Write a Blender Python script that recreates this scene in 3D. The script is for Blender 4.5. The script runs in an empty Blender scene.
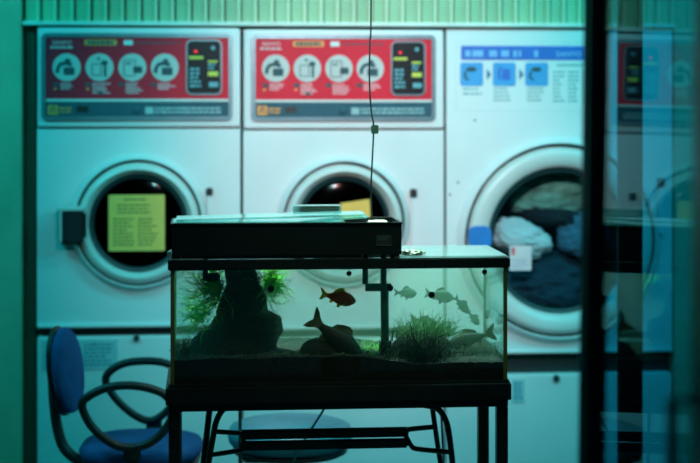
import bpy, bmesh, math, random
from mathutils import Vector, Matrix, noise
random.seed(7)
PI = math.pi
C = bpy.context.scene.collection
sc = bpy.context.scene

# ---------------------------------------------------------------- camera, world, light, exposure
F, HZ, EYE = 85 / 36 * 700, 100.0, 1.55      # focal length in px, horizon row, eye height
cam_d = bpy.data.cameras.new('camera'); cam = bpy.data.objects.new('camera', cam_d); C.objects.link(cam)
cam.location = (0, 0, EYE); cam.rotation_euler = (PI / 2, 0, 0)
cam_d.lens = 85; cam_d.sensor_width = 36; cam_d.shift_y = -(231.5 - HZ) / 700
cam_d.clip_start = .05
cam_d.dof.use_dof = True; cam_d.dof.focus_distance = 4.15; cam_d.dof.aperture_fstop = 3.1
sc.camera = cam
W = bpy.data.worlds.new('world'); sc.world = W; W.use_nodes = True
bg = W.node_tree.nodes['Background']; bg.inputs[0].default_value = (.001, .50, .72, 1); bg.inputs[1].default_value = .046
sc.view_settings.view_transform = 'Standard'; sc.view_settings.look = 'None'
sc.view_settings.exposure = 0; sc.view_settings.gamma = 1; sc.view_settings.use_curve_mapping = False
sc.cycles.use_denoising = True
sc.cycles.max_bounces = 10; sc.cycles.transparent_max_bounces = 24; sc.cycles.volume_bounces = 1
sc.cycles.caustics_reflective = False; sc.cycles.caustics_refractive = False

def area(name, loc, aim, sx, sy, power, col, spread=180):
    d = bpy.data.lights.new(name, 'AREA'); d.shape = 'RECTANGLE'; d.size = sx; d.size_y = sy
    d.energy = power; d.color = col; d.spread = math.radians(spread)
    o = bpy.data.objects.new(name, d); C.objects.link(o); o.location = loc
    o.rotation_euler = (Vector(aim) - Vector(loc)).to_track_quat('-Z', 'Y').to_euler()
    return o
TEAL = (.015, .90, 1.0)
area('key_lamp', (.32, 5.35, 2.60), (.25, 6.6, .9), 1.3, .12, 6, TEAL, 150)           # teal fluorescent fixture before the machines
area('left_lamp', (-2.0, 4.9, 2.62), (-.6, 6.5, .1), 1.2, .14, 19, TEAL)              # added unseen teal fill from both sides, brightening the lower machines
area('right_lamp', (2.1, 4.9, 2.62), (.7, 6.5, .3), 1.2, .14, 27, TEAL)
area('aquarium_lamp', (.10, 4.80, 2.70), (-.03, 4.52, 1.1), .6, .12, 16, (.75, 1.0, .80), 50)   # added unseen fill above the aquarium for water and plants
def spot(name, loc, aim, deg, power, col, rad=.06):
    d = bpy.data.lights.new(name, 'SPOT'); d.spot_size = math.radians(deg); d.spot_blend = 1; d.shadow_soft_size = rad
    d.energy = power; d.color = col; o = bpy.data.objects.new(name, d); C.objects.link(o); o.location = loc
    o.rotation_euler = (Vector(aim) - Vector(loc)).to_track_quat('-Z', 'Y').to_euler()
spot('ceiling_spot', (.10, 3.0, 2.62), (.08, 6.5, 1.22), 42, 272, (.42, .95, 1.0))   # added unseen spots that make the middle machine brighter and whiter
spot('ceiling_spot_warm', (.20, 3.0, 2.62), (.12, 6.5, 1.36), 31, 255, (1.0, .20, .18))  # added reddish partner of the spot above, no fixture behind it
area('front_lamp', (.05, 3.75, 2.70), (-.03, 4.42, .95), .5, .1, .8, (.9, .85, .5), 40)     # added unseen warm fill, reaching the fish through the front glass

# ---------------------------------------------------------------- frames: measure the photograph onto real planes
class Frame:
    def __init__(s, cx, cy, deg):
        s.cx, s.cy, s.a = cx, cy, math.radians(deg); s.c, s.s = math.cos(s.a), math.sin(s.a)
    def P(s, px, py, v=0.0):
        k = (px - 350) / F
        u = (k * (s.cy + v * s.c) - s.cx + v * s.s) / (s.c - k * s.s)
        Y = s.cy + u * s.s + v * s.c
        return u, v, EYE - (py - HZ) / F * Y
    def W(s, u, v, z=0.0):
        return Vector((s.cx + u * s.c - v * s.s, s.cy + u * s.s + v * s.c, z))
WF = Frame(0, 6.5, 5)            # front plane of the machines
TF = Frame(-.029, 4.35, 5)       # front plane of the aquarium
def at(px, py, Y): return Vector(((px - 350) / F * Y, Y, EYE - (py - HZ) / F * Y))

# ---------------------------------------------------------------- materials
MATS = {}
def mat(name, col, rough=.5, metal=0, var=.06, scale=12, bump=0, bscale=60, spec=.5, coat=0, emis=None, es=0):
    if name in MATS: return MATS[name]
    m = bpy.data.materials.new(name); m.use_nodes = True; nt = m.node_tree; b = nt.nodes['Principled BSDF']
    b.inputs['Roughness'].default_value = rough; b.inputs['Metallic'].default_value = metal
    b.inputs['Specular IOR Level'].default_value = spec; b.inputs['Coat Weight'].default_value = coat
    tc = nt.nodes.new('ShaderNodeTexCoord'); n = nt.nodes.new('ShaderNodeTexNoise'); n.inputs['Scale'].default_value = scale
    n.inputs['Detail'].default_value = 4
    nt.links.new(tc.outputs['Object'], n.inputs['Vector'])
    r = nt.nodes.new('ShaderNodeValToRGB')
    r.color_ramp.elements[0].color = tuple(c * (1 - var * 2) for c in col) + (1,)
    r.color_ramp.elements[1].color = tuple(min(1, c * (1 + var)) for c in col) + (1,)
    r.color_ramp.elements[0].position = .3; r.color_ramp.elements[1].position = .7
    nt.links.new(n.outputs['Fac'], r.inputs['Fac']); nt.links.new(r.outputs['Color'], b.inputs['Base Color'])
    if bump:
        n2 = nt.nodes.new('ShaderNodeTexNoise'); n2.inputs['Scale'].default_value = bscale
        nt.links.new(tc.outputs['Object'], n2.inputs['Vector'])
        bp = nt.nodes.new('ShaderNodeBump'); bp.inputs['Strength'].default_value = bump; bp.inputs['Distance'].default_value = .01
        nt.links.new(n2.outputs['Fac'], bp.inputs['Height']); nt.links.new(bp.outputs['Normal'], b.inputs['Normal'])
    if emis:
        b.inputs['Emission Color'].default_value = emis + (1,); b.inputs['Emission Strength'].default_value = es
    MATS[name] = m; return m

def glass(name, tint, refl=1.0, f0=.04, rough=.0, haze=None):
    """thin clear pane: tinted see-through plus a Schlick mirror share, the same from both sides"""
    m = bpy.data.materials.new(name); m.use_nodes = True; nt = m.node_tree; N = nt.nodes; L = nt.links
    for n in list(N): N.remove(n)
    out = N.new('ShaderNodeOutputMaterial'); g = N.new('ShaderNodeNewGeometry')
    d = N.new('ShaderNodeVectorMath'); d.operation = 'DOT_PRODUCT'
    L.new(g.outputs['Incoming'], d.inputs[0]); L.new(g.outputs['Normal'], d.inputs[1])
    def M(op, a, b=None):
        x = N.new('ShaderNodeMath'); x.operation = op
        for i, v in enumerate((a, b)):
            if v is None: continue
            if isinstance(v, (int, float)): x.inputs[i].default_value = v
            else: L.new(v, x.inputs[i])
        return x.outputs[0]
    ab = M('ABSOLUTE', d.outputs['Value']); om = M('SUBTRACT', 1.0, ab); p5 = M('POWER', om, 5.0)
    fr = M('ADD', M('MULTIPLY', p5, (1 - f0) * refl), f0 * refl)
    t = N.new('ShaderNodeBsdfTransparent'); t.inputs[0].default_value = tint + (1,)
    gl = N.new('ShaderNodeBsdfGlossy'); gl.inputs['Color'].default_value = (.75, 1, 1, 1); gl.inputs['Roughness'].default_value = rough
    base = t.outputs[0]
    if haze:
        df = N.new('ShaderNodeBsdfDiffuse'); df.inputs[0].default_value = haze[:3] + (1,)
        mh = N.new('ShaderNodeMixShader'); mh.inputs[0].default_value = haze[3]
        L.new(t.outputs[0], mh.inputs[1]); L.new(df.outputs[0], mh.inputs[2]); base = mh.outputs[0]
    mx = N.new('ShaderNodeMixShader'); L.new(fr, mx.inputs[0]); L.new(base, mx.inputs[1]); L.new(gl.outputs[0], mx.inputs[2])
    L.new(mx.outputs[0], out.inputs['Surface'])
    MATS[name] = m; return m

M_white = mat('white_enamel', (.80, .83, .84), .38, var=.025, scale=3)
M_ring = mat('door_ring_grey', (.70, .74, .72), .3, var=.03)
M_steel = mat('brushed_frame', (.22, .33, .38), .3, metal=.5, var=.06, scale=30)
M_chr = mat('polished_metal', (.55, .65, .68), .22, metal=.9)
M_dark = mat('dark_plastic', (.006, .016, .018), .45, var=.1)
M_gap = mat('dark_gap', (.02, .03, .033), .7)
M_gasket = mat('door_gasket', (.012, .045, .05), .5)
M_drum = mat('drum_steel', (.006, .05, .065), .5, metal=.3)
M_red = mat('red_label', (.88, .028, .055), .45, var=.03, spec=.15)
M_strip = mat('slate_strip', (.03, .11, .15), .5, spec=.2)
M_pic = mat('pictogram_white', (.60, .60, .58), .5, var=.02)
M_ink = mat('dark_ink', (.02, .08, .10), .6)
M_inkr = mat('pale_print', (.85, .55, .58), .6)
M_amber = mat('amber_print', (1.0, .36, .10), .5)
M_yel = mat('yellow_notice_paper', (.95, .58, .12), .6, var=.03)
M_scr = mat('display_black', (.008, .014, .018), .4, spec=.2)
M_led = mat('red_led', (.9, .02, .02), .4, emis=(1, .02, .06), es=1.3)
M_blue = mat('blue_header', (.03, .16, .62), .45)
M_icon = mat('blue_icon', (.05, .36, .75), .45)
M_tape = mat('blue_tape', (.01, .22, .66), .5)
M_pale = mat('white_print', (.75, .85, .85), .5)
M_grn = mat('green_wall_paint', (.40, .52, .36), .7, var=.08, scale=5, bump=.1)
M_olive = mat('olive_gap_shade', (.05, .085, .05), .6)
M_cor = mat('cream_corrugated', (.60, .78, .55), .5, var=.05, scale=4)  # rib colour, made pale to stand in for ribs catching light
M_floor = mat('floor_vinyl', (.02, .08, .09), .5, var=.15, scale=6)
M_ceil = mat('ceiling_board', (.35, .40, .38), .8, var=.04)
M_black = mat('black_steel', (.004, .015, .017), .42, var=.15, scale=20)
M_tray = mat('black_tray_plastic', (.005, .015, .018), .36, var=.1)
M_door = mat('dark_aluminium', (.010, .022, .034), .38, metal=.2, var=.1)
M_fab = mat('blue_upholstery', (.012, .085, .28), .85, var=.12, scale=18, bump=.4, bscale=300)
M_fab2 = mat('slate_blue_vinyl', (.02, .26, .38), .4, var=.08, scale=10)
M_seal = mat('amber_silicone', (.14, .20, .04), .5)
M_gravel = mat('gravel', (.010, .013, .012), .9, var=.45, scale=80)
M_stone = mat('gravel_stone', (.10, .16, .15), .7, var=.5, scale=60)
M_rock = mat('driftwood_rock', (.005, .008, .006), .9, var=.4, scale=30, bump=1, bscale=50)
M_moss2 = mat('dark_moss_and_shade', (.005, .025, .008), .8, var=.35, scale=40)  # dark moss; also gives the lower grass blades their painted shade
M_acr = mat('filter_pipe_black', (.006, .011, .010), .35)
M_cable = mat('black_rubber', (.008, .012, .012), .6)
M_conn = mat('green_connector', (.03, .09, .05), .5)
G_tank = glass('tank_glass', (.90, .98, .95))
G_lid = glass('lid_glass', (.85, .95, .93), refl=1.0, f0=.06, rough=.12, haze=(.62, .80, .76, .11))
G_sheet = glass('loose_glass', (.70, .92, .90), f0=.06, rough=.08, haze=(.5, .8, .76, .13))
G_door = glass('door_pane_glass', (.20, .60, .72), refl=.30)
def leaf(name, col, tr=.5):
    m = mat(name, col, .6, var=.3, scale=40); nt = m.node_tree; b = nt.nodes['Principled BSDF']; o = nt.nodes['Material Output']
    t = nt.nodes.new('ShaderNodeBsdfTranslucent'); t.inputs[0].default_value = tuple(min(1, c * 1.3) for c in col) + (1,)
    x = nt.nodes.new('ShaderNodeMixShader'); x.inputs[0].default_value = tr
    nt.links.new(b.outputs[0], x.inputs[1]); nt.links.new(t.outputs[0], x.inputs[2]); nt.links.new(x.outputs[0], o.inputs['Surface']); return m
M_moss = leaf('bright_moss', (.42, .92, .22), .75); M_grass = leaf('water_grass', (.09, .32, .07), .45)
G_port = glass('porthole_glass', (.86, .93, .95))
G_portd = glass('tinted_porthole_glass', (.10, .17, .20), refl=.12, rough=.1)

# ---------------------------------------------------------------- mesh helpers
class MB:
    def __init__(s): s.bm = bmesh.new()
    def box(s, x0, x1, y0, y1, z0, z1, bev=0, seg=2):
        r = bmesh.ops.create_cube(s.bm, size=1)['verts']
        sx, sy, sz = abs(x1 - x0), abs(y1 - y0), abs(z1 - z0)
        for v in r: v.co = Vector(((x0 + x1) / 2 + v.co.x * sx, (y0 + y1) / 2 + v.co.y * sy, (z0 + z1) / 2 + v.co.z * sz))
        if bev:
            es = list({e for v in r for e in v.link_edges})
            bmesh.ops.bevel(s.bm, geom=es, offset=min(bev, sx * .45, sy * .45, sz * .45), segments=seg, affect='EDGES')
        return s
    def prism(s, pts, y0, y1):
        """polygon of (x,z) extruded between y0 (front) and y1 (back)"""
        a = [s.bm.verts.new((x, y0, z)) for x, z in pts]; b = [s.bm.verts.new((x, y1, z)) for x, z in pts]
        n = len(pts); s.bm.faces.new(a); s.bm.faces.new(b[::-1])
        for i in range(n): s.bm.faces.new((a[(i + 1) % n], a[i], b[i], b[(i + 1) % n]))
        return s
    def rrect(s, x0, x1, z0, z1, r, y0, y1, n=6):
        pts = []
        for cx, cz, a0 in ((x1 - r, z1 - r, 0), (x0 + r, z1 - r, 90), (x0 + r, z0 + r, 180), (x1 - r, z0 + r, 270)):
            for i in range(n + 1):
                a = math.radians(a0 + 90 * i / n); pts.append((cx + r * math.cos(a), cz + r * math.sin(a)))
        return s.prism(pts, y0, y1)
    def disc(s, cx, cz, r, y0, y1, n=32):
        return s.prism([(cx + r * math.cos(2 * PI * i / n), cz + r * math.sin(2 * PI * i / n)) for i in range(n)], y0, y1)
    def frame(s, x0, x1, z0, z1, r, w, y0, y1, n=6):
        """rounded rectangular frame of width w"""
        def loop(d):
            o = []; rr = max(r - d, .0005)
            for cx, cz, a0 in ((x1 - r, z1 - r, 0), (x0 + r, z1 - r, 90), (x0 + r, z0 + r, 180), (x1 - r, z0 + r, 270)):
                for i in range(n + 1):
                    a = math.radians(a0 + 90 * i / n)
                    ex = (1 if math.cos(math.radians(a0 + 45)) > 0 else -1); ez = (1 if math.sin(math.radians(a0 + 45)) > 0 else -1)
                    off = d - (r - rr)
                    o.append((cx - ex * off + rr * math.cos(a), cz - ez * off + rr * math.sin(a)))
            return o
        A, B = loop(0), loop(w); L = len(A)
        va = [[s.bm.verts.new((x, y, z)) for x, z in P] for P, y in ((A, y1), (A, y0), (B, y0), (B, y1))]
        for k in range(4):
            p, q = va[k], va[(k + 1) % 4]
            for i in range(L): s.bm.faces.new((p[i], p[(i + 1) % L], q[(i + 1) % L], q[i]))
        return s
    def lathe(s, prof, cx=0, cz=0, n=48, axis='Y'):
        """profile of (r, h); axis Y: h runs along y, axis Z: h runs along z about (cx,cz)=(x,y)"""
        rings = []
        for r, h in prof:
            if r < 1e-6: rings.append([s.bm.verts.new((cx, h, cz) if axis == 'Y' else (cx, cz, h))]); continue
            rings.append([s.bm.verts.new((cx + r * math.cos(2 * PI * i / n), h, cz + r * math.sin(2 * PI * i / n)) if axis == 'Y'
                          else (cx + r * math.cos(2 * PI * i / n), cz + r * math.sin(2 * PI * i / n), h)) for i in range(n)])
        for a, b in zip(rings, rings[1:]):
            for i in range(n):
                j = (i + 1) % n
                if len(a) == 1 and len(b) == 1: continue
                if len(a) == 1: s.bm.faces.new((a[0], b[j], b[i]))
                elif len(b) == 1: s.bm.faces.new((a[i], a[j], b[0]))
                else: s.bm.faces.new((a[i], a[j], b[j], b[i]))
        return s
    def tube(s, pts, r, n=10, closed=False, flat=1.0):
        P = [Vector(p) for p in pts]; m = len(P); rings = []
        up = Vector((0, 1, 0))
        for i, p in enumerate(P):
            if closed: t = P[(i + 1) % m] - P[i - 1]
            else: t = P[min(i + 1, m - 1)] - P[max(i - 1, 0)]
            t.normalize(); a = up - t * up.dot(t)
            if a.length < .05: a = Vector((1, 0, 0)) - t * t.x
            a.normalize(); b = t.cross(a)
            rr = r[i] if isinstance(r, (list, tuple)) else r
            rings.append([s.bm.verts.new(p + a * rr * flat * math.cos(2 * PI * k / n) + b * rr * math.sin(2 * PI * k / n)) for k in range(n)])
        for i in range(m if closed else m - 1):
            A, B = rings[i], rings[(i + 1) % m]
            for k in range(n): s.bm.faces.new((A[k], A[(k + 1) % n], B[(k + 1) % n], B[k]))
        if not closed:
            s.bm.faces.new(rings[0][::-1]); s.bm.faces.new(rings[-1])
        return s
    def ball(s, c, rx, ry, rz, sub=2, jit=0, freq=3, rot=None):
        r = bmesh.ops.create_icosphere(s.bm, subdivisions=sub, radius=1)['verts']
        for v in r:
            d = 1 + (jit * noise.noise(v.co * freq + Vector(c) * 31) if jit else 0)
            p = Vector((v.co.x * rx * d, v.co.y * ry * d, v.co.z * rz * d))
            if rot: p = rot @ p
            v.co = p + Vector(c)
        return s
    def build(s, name, m, parent=None, smooth=40, loc=None, rotz=None, label=None):
        bmesh.ops.recalc_face_normals(s.bm, faces=s.bm.faces[:])
        me = bpy.data.meshes.new(name); s.bm.to_mesh(me); s.bm.free()
        if smooth:
            for p in me.polygons: p.use_smooth = True
            me.set_sharp_from_angle(angle=math.radians(smooth))
        me.materials.append(m); o = bpy.data.objects.new(name, me); C.objects.link(o)
        if parent: o.parent = parent
        if loc is not None: o.location = loc
        if rotz is not None: o.rotation_euler = (0, 0, rotz)
        if label: o['label'] = label
        return o
class PB:
    '''print blocks: every block drawn becomes a mesh of its own'''
    def __init__(s): s.l = []
    def new(s): s.l.append(MB()); return s.l[-1]
    def __getattr__(s, n): return lambda *a, **k: getattr(s.new(), n)(*a, **k)
    def build(s, *a, **k): return [m.build(*a, **k) for m in s.l][0]
def thing(name, label, cat, loc=(0, 0, 0), rotz=0, group=None, kind=None):
    o = bpy.data.objects.new(name, None); C.objects.link(o); o.empty_display_size = .1
    o.location = loc; o.rotation_euler = (0, 0, rotz); o['label'] = label; o['category'] = cat
    if group: o['group'] = group
    if kind: o['kind'] = kind
    return o
def tag(o, label, cat, group=None, kind=None):
    o['label'] = label; o['category'] = cat
    if group: o['group'] = group
    if kind: o['kind'] = kind
    return o
def struct(o, label=None):
    o['kind'] = 'structure'
    if label: o['label'] = label; o['category'] = o.name.split('_')[0].split('.')[0]
    return o
def spline(P, n=8, closed=False):
    P = [Vector(p) for p in P]; m = len(P); out = []
    for i in range(m if closed else m - 1):
        g = (lambda k: P[k % m]) if closed else (lambda k: P[max(0, min(m - 1, k))])
        a, b, c, d = g(i - 1), g(i), g(i + 1), g(i + 2)
        for k in range(n):
            t = k / n; out.append(.5 * ((2 * b) + (c - a) * t + (2 * a - 5 * b + 4 * c - d) * t * t + (3 * b - a - 3 * c + d) * t ** 3))
    if not closed: out.append(P[-1])
    return out
def lettering(txt, w, h, x, z, y, m, parent, name='lettering', depth=.0006):
    cu = bpy.data.curves.new(name, 'FONT'); cu.body = txt; cu.extrude = depth; cu.size = 1; cu.offset = .012
    to = bpy.data.objects.new(name, cu); C.objects.link(to)
    bpy.context.view_layer.update()
    me = bpy.data.meshes.new_from_object(to); bpy.data.objects.remove(to)
    xs = [v.co.x for v in me.vertices]; ys = [v.co.y for v in me.vertices]
    sx, sy = w / (max(xs) - min(xs)), h / (max(ys) - min(ys)); x0, y0 = min(xs), min(ys)
    for v in me.vertices: v.co = Vector((x + (v.co.x - x0) * sx, y + (-v.co.z if v.co.z else 0), z + (v.co.y - y0) * sy))
    me.materials.append(m); o = bpy.data.objects.new(name, me); C.objects.link(o); o.parent = parent
    return o

# ---------------------------------------------------------------- the room
ROT = WF.a
def plane_box(name, x0, x1, y0, y1, z0, z1, m, label=None, **k):
    return struct(MB().box(x0, x1, y0, y1, z0, z1).build(name, m, smooth=0, **k), label)
plane_box('floor', -3, 3, -.6, 8.2, -.1, 0, M_floor)
plane_box('ceiling', -3, 3, -.6, 8.2, 2.75, 2.85, M_ceil)
plane_box('wall_left', -3.1, -3, -.6, 8.2, 0, 2.75, M_grn)
plane_box('wall_right', 3, 3.1, -.6, 8.2, 0, 2.75, M_grn)
plane_box('wall_back', -3, 3, 8.1, 8.2, 0, 2.75, M_grn)
def wf_box(name, px0, px1, z0, z1, v0, v1, m, label=None):
    u0, u1 = WF.P(px0, 0)[0], WF.P(px1, 0)[0]
    o = MB().box(u0, u1, v0, v1, z0, z1, bev=.003).build(name, m, loc=(WF.cx, WF.cy, 0), rotz=ROT)
    return struct(o, label)
zt = WF.P(345, 26)[2]            # underside of the ledge above the machines
wf_box('wall_front', -250, 22, 0, 2.75, -.02, .30, M_grn)                 # green wall panel left of the machines
wf_box('gap_shade', 22.5, 34.5, 0, zt, .03, .10, M_olive)  # dark strip standing in for the shade in the gap beside the machines
wf_box('wall_side', 673.5, 900, 0, 2.75, -.01, .30, M_grn)
# corrugated board above the machines: recessed fields between raised ribs, a deep groove beside each rib; paler ribs, darker fields stand in for light and shade
M_field = mat('cream_field_shaded', (.36, .60, .38), .5, var=.08, scale=4)  # darker than the ribs, shade put into the colour
wall_up = bpy.data.objects.new('wall_upper', None); C.objects.link(wall_up); wall_up['kind'] = 'structure'
wall_up.location = (WF.cx, WF.cy, 0); wall_up.rotation_euler = (0, 0, ROT)
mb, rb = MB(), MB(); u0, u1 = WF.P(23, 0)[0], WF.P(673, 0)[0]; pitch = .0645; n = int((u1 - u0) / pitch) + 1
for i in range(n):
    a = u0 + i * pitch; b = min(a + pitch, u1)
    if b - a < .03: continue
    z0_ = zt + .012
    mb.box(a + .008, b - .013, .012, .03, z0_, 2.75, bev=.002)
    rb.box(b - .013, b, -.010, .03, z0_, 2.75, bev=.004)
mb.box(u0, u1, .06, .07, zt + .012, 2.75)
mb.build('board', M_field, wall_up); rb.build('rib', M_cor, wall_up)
wf_box('trim_2', 23, 673, zt - .002, zt + .014, -.030, .05, mat('pale_trim', (.8, .88, .8), .5))

# ---------------------------------------------------------------- laundry machines
def panel_with_hole(x0, x1, z0, z1, cz, r, y0, y1, cx=0, n=64):
    mb = MB(); bm = mb.bm
    def rectpt(a):
        dx, dz = math.cos(a), math.sin(a)
        t = min(((x1 if dx > 0 else x0) - cx) / dx if abs(dx) > 1e-9 else 1e9, ((z1 if dz > 0 else z0) - cz) / dz if abs(dz) > 1e-9 else 1e9)
        return cx + dx * t, cz + dz * t
    A = sorted([2 * PI * i / n for i in range(n)] + [math.atan2(z - cz, x - cx) % (2 * PI) for x in (x0, x1) for z in (z0, z1)])
    A = [a for i, a in enumerate(A) if i == 0 or a - A[i - 1] > 1e-5]
    L = [[bm.verts.new((p[0], y, p[1])) for p in pts] for pts, y in
         (([rectpt(a) for a in A], y1), ([rectpt(a) for a in A], y0),
          ([(cx + r * math.cos(a), cz + r * math.sin(a)) for a in A], y0), ([(cx + r * math.cos(a), cz + r * math.sin(a)) for a in A], y1))]
    m = len(A)
    for k in range(3):
        for i in range(m): bm.faces.new((L[k][i], L[k][(i + 1) % m], L[k + 1][(i + 1) % m], L[k + 1][i]))
    return mb
def shell(x0, x1, y0, y1, z0, z1):
    mb = MB(); t = .012
    mb.box(x0, x0 + t, y0, y1, z0, z1); mb.box(x1 - t, x1, y0, y1, z0, z1)
    mb.box(x0 + t, x1 - t, y0, y1, z1 - t, z1); mb.box(x0 + t, x1 - t, y0, y1, z0, z0 + t); mb.box(x0 + t, x1 - t, y1 - t, y1, z0 + t, z1 - t)
    return mb
def text_rows(mb, x0, x1, z0, z1, rows, y0, y1, fill=.55, seed=1, full=False):
    if isinstance(mb, PB): mb = mb.new()
    rnd = random.Random(seed); h = (z1 - z0) / rows
    for r in range(rows):
        zc = z1 - (r + .5) * h; x = x0; end = x1 if full else x0 + (x1 - x0) * rnd.uniform(.6, 1)
        while x < end - .002:
            w = min(rnd.uniform(h * .5, h * 1.6), end - x); mb.box(x, x + w, y0, y1, zc - h * fill / 2, zc + h * fill / 2); x += w + h * .25

def machine(label, pcx, px0, px1, ptop, pfas, pgap0, pgap1, pc, R, r, kind, holdR=None):
    R = R - (.014 if kind == 'red' else .0)
    ucx = WF.P(pcx, 0)[0]; base = WF.W(ucx, 0)
    t = thing('tumble_dryer', label, 'dryer', base, ROT)
    X = lambda p: WF.P(p, 0)[0] - ucx
    Z = lambda p: WF.P(pcx, p)[2]
    x0, x1 = X(px0), X(px1); D = .62
    ztop, zfas, zg0, zg1 = Z(ptop), Z(pfas), Z(pgap0), Z(pgap1); cz = Z(pc)
    # upper housing: front panel with the port, shell, drum
    body = shell(x0, x1, .02, D, zg0, ztop).build('housing', M_white, t)
    zpt = zfas - .007 if kind == 'red' else ztop
    panel_with_hole(x0, x1, zg0, zpt, cz, r + .012, 0, .02).build('front_panel', M_white, t)
    if kind == 'red': MB().box(x0 + .004, x1 - .004, .012, .02, zfas - .008, zfas + .004).build('seam', M_gap, t)
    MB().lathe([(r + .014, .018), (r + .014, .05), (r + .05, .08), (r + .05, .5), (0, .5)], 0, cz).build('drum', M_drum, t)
    # lower unit and shadow gap
    MB().box(x0 + .01, x1 - .01, .045, D, zg1 - .002, zg0 + .002).build('plinth_gap', M_gap, t)
    MB().box(x0, x1, -.012, .02, zg0 - .004, zg0 + .010, bev=.004).build('lower_lip', M_white, t)
    low = MB().box(x0, x1, .0, D, .06, zg1, bev=.006).build('lower_cabinet', M_white, t)
    MB().box(x0 + .03, x1 - .03, .05, D - .05, 0, .06).build('toe_kick', M_dark, t)
    # door
    dr = MB().lathe([(R + .004, 0), (R + .004, -.008), (R, -.008)], 0, cz, 64).lathe([(R + .0, .0), (R, -.030), (R - .010, -.044), (R - .024, -.048), (r + .020, -.040), (r + .008, -.026), (r, .0), (r, .004)], 0, cz, 64).build('door', M_ring, t)
    k = .8 if kind == 'red' else 1.0      # raised moulding of the housing around the door, with a dark ring in the recess between, shade put into its colour
    MB().lathe([(R + .0005, -.0005), (R + .0005, -.008), (R + .013 * k, -.008), (R + .013 * k, -.0005)], 0, cz + .001, 64).build('door_recess', M_gap, t)
    MB().lathe([(R + .013 * k, -.0005), (R + .0135 * k, -.028), (R + .018 * k, -.036), (R + .026 * k, -.026), (R + .038 * k, -.010), (R + .044 * k, -.0005)], 0, cz + .002, 64).build('door_surround', M_white, t)
    MB().lathe([(r + .0005, -.018), (r - .012, -.012), (r - .016, .0), (r - .012, .004), (r + .0005, .004)], 0, cz, 64).build('gasket', M_gasket, dr)
    pane = MB().lathe([(0, -.012), (r * .5, -.010), (r * .85, -.004), (r - .013, .001), (r - .013, .005), (0, -.006)], 0, cz, 48)
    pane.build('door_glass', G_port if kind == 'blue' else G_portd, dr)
    return t, X, Z, cz, x0, x1, dr, ucx

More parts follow.
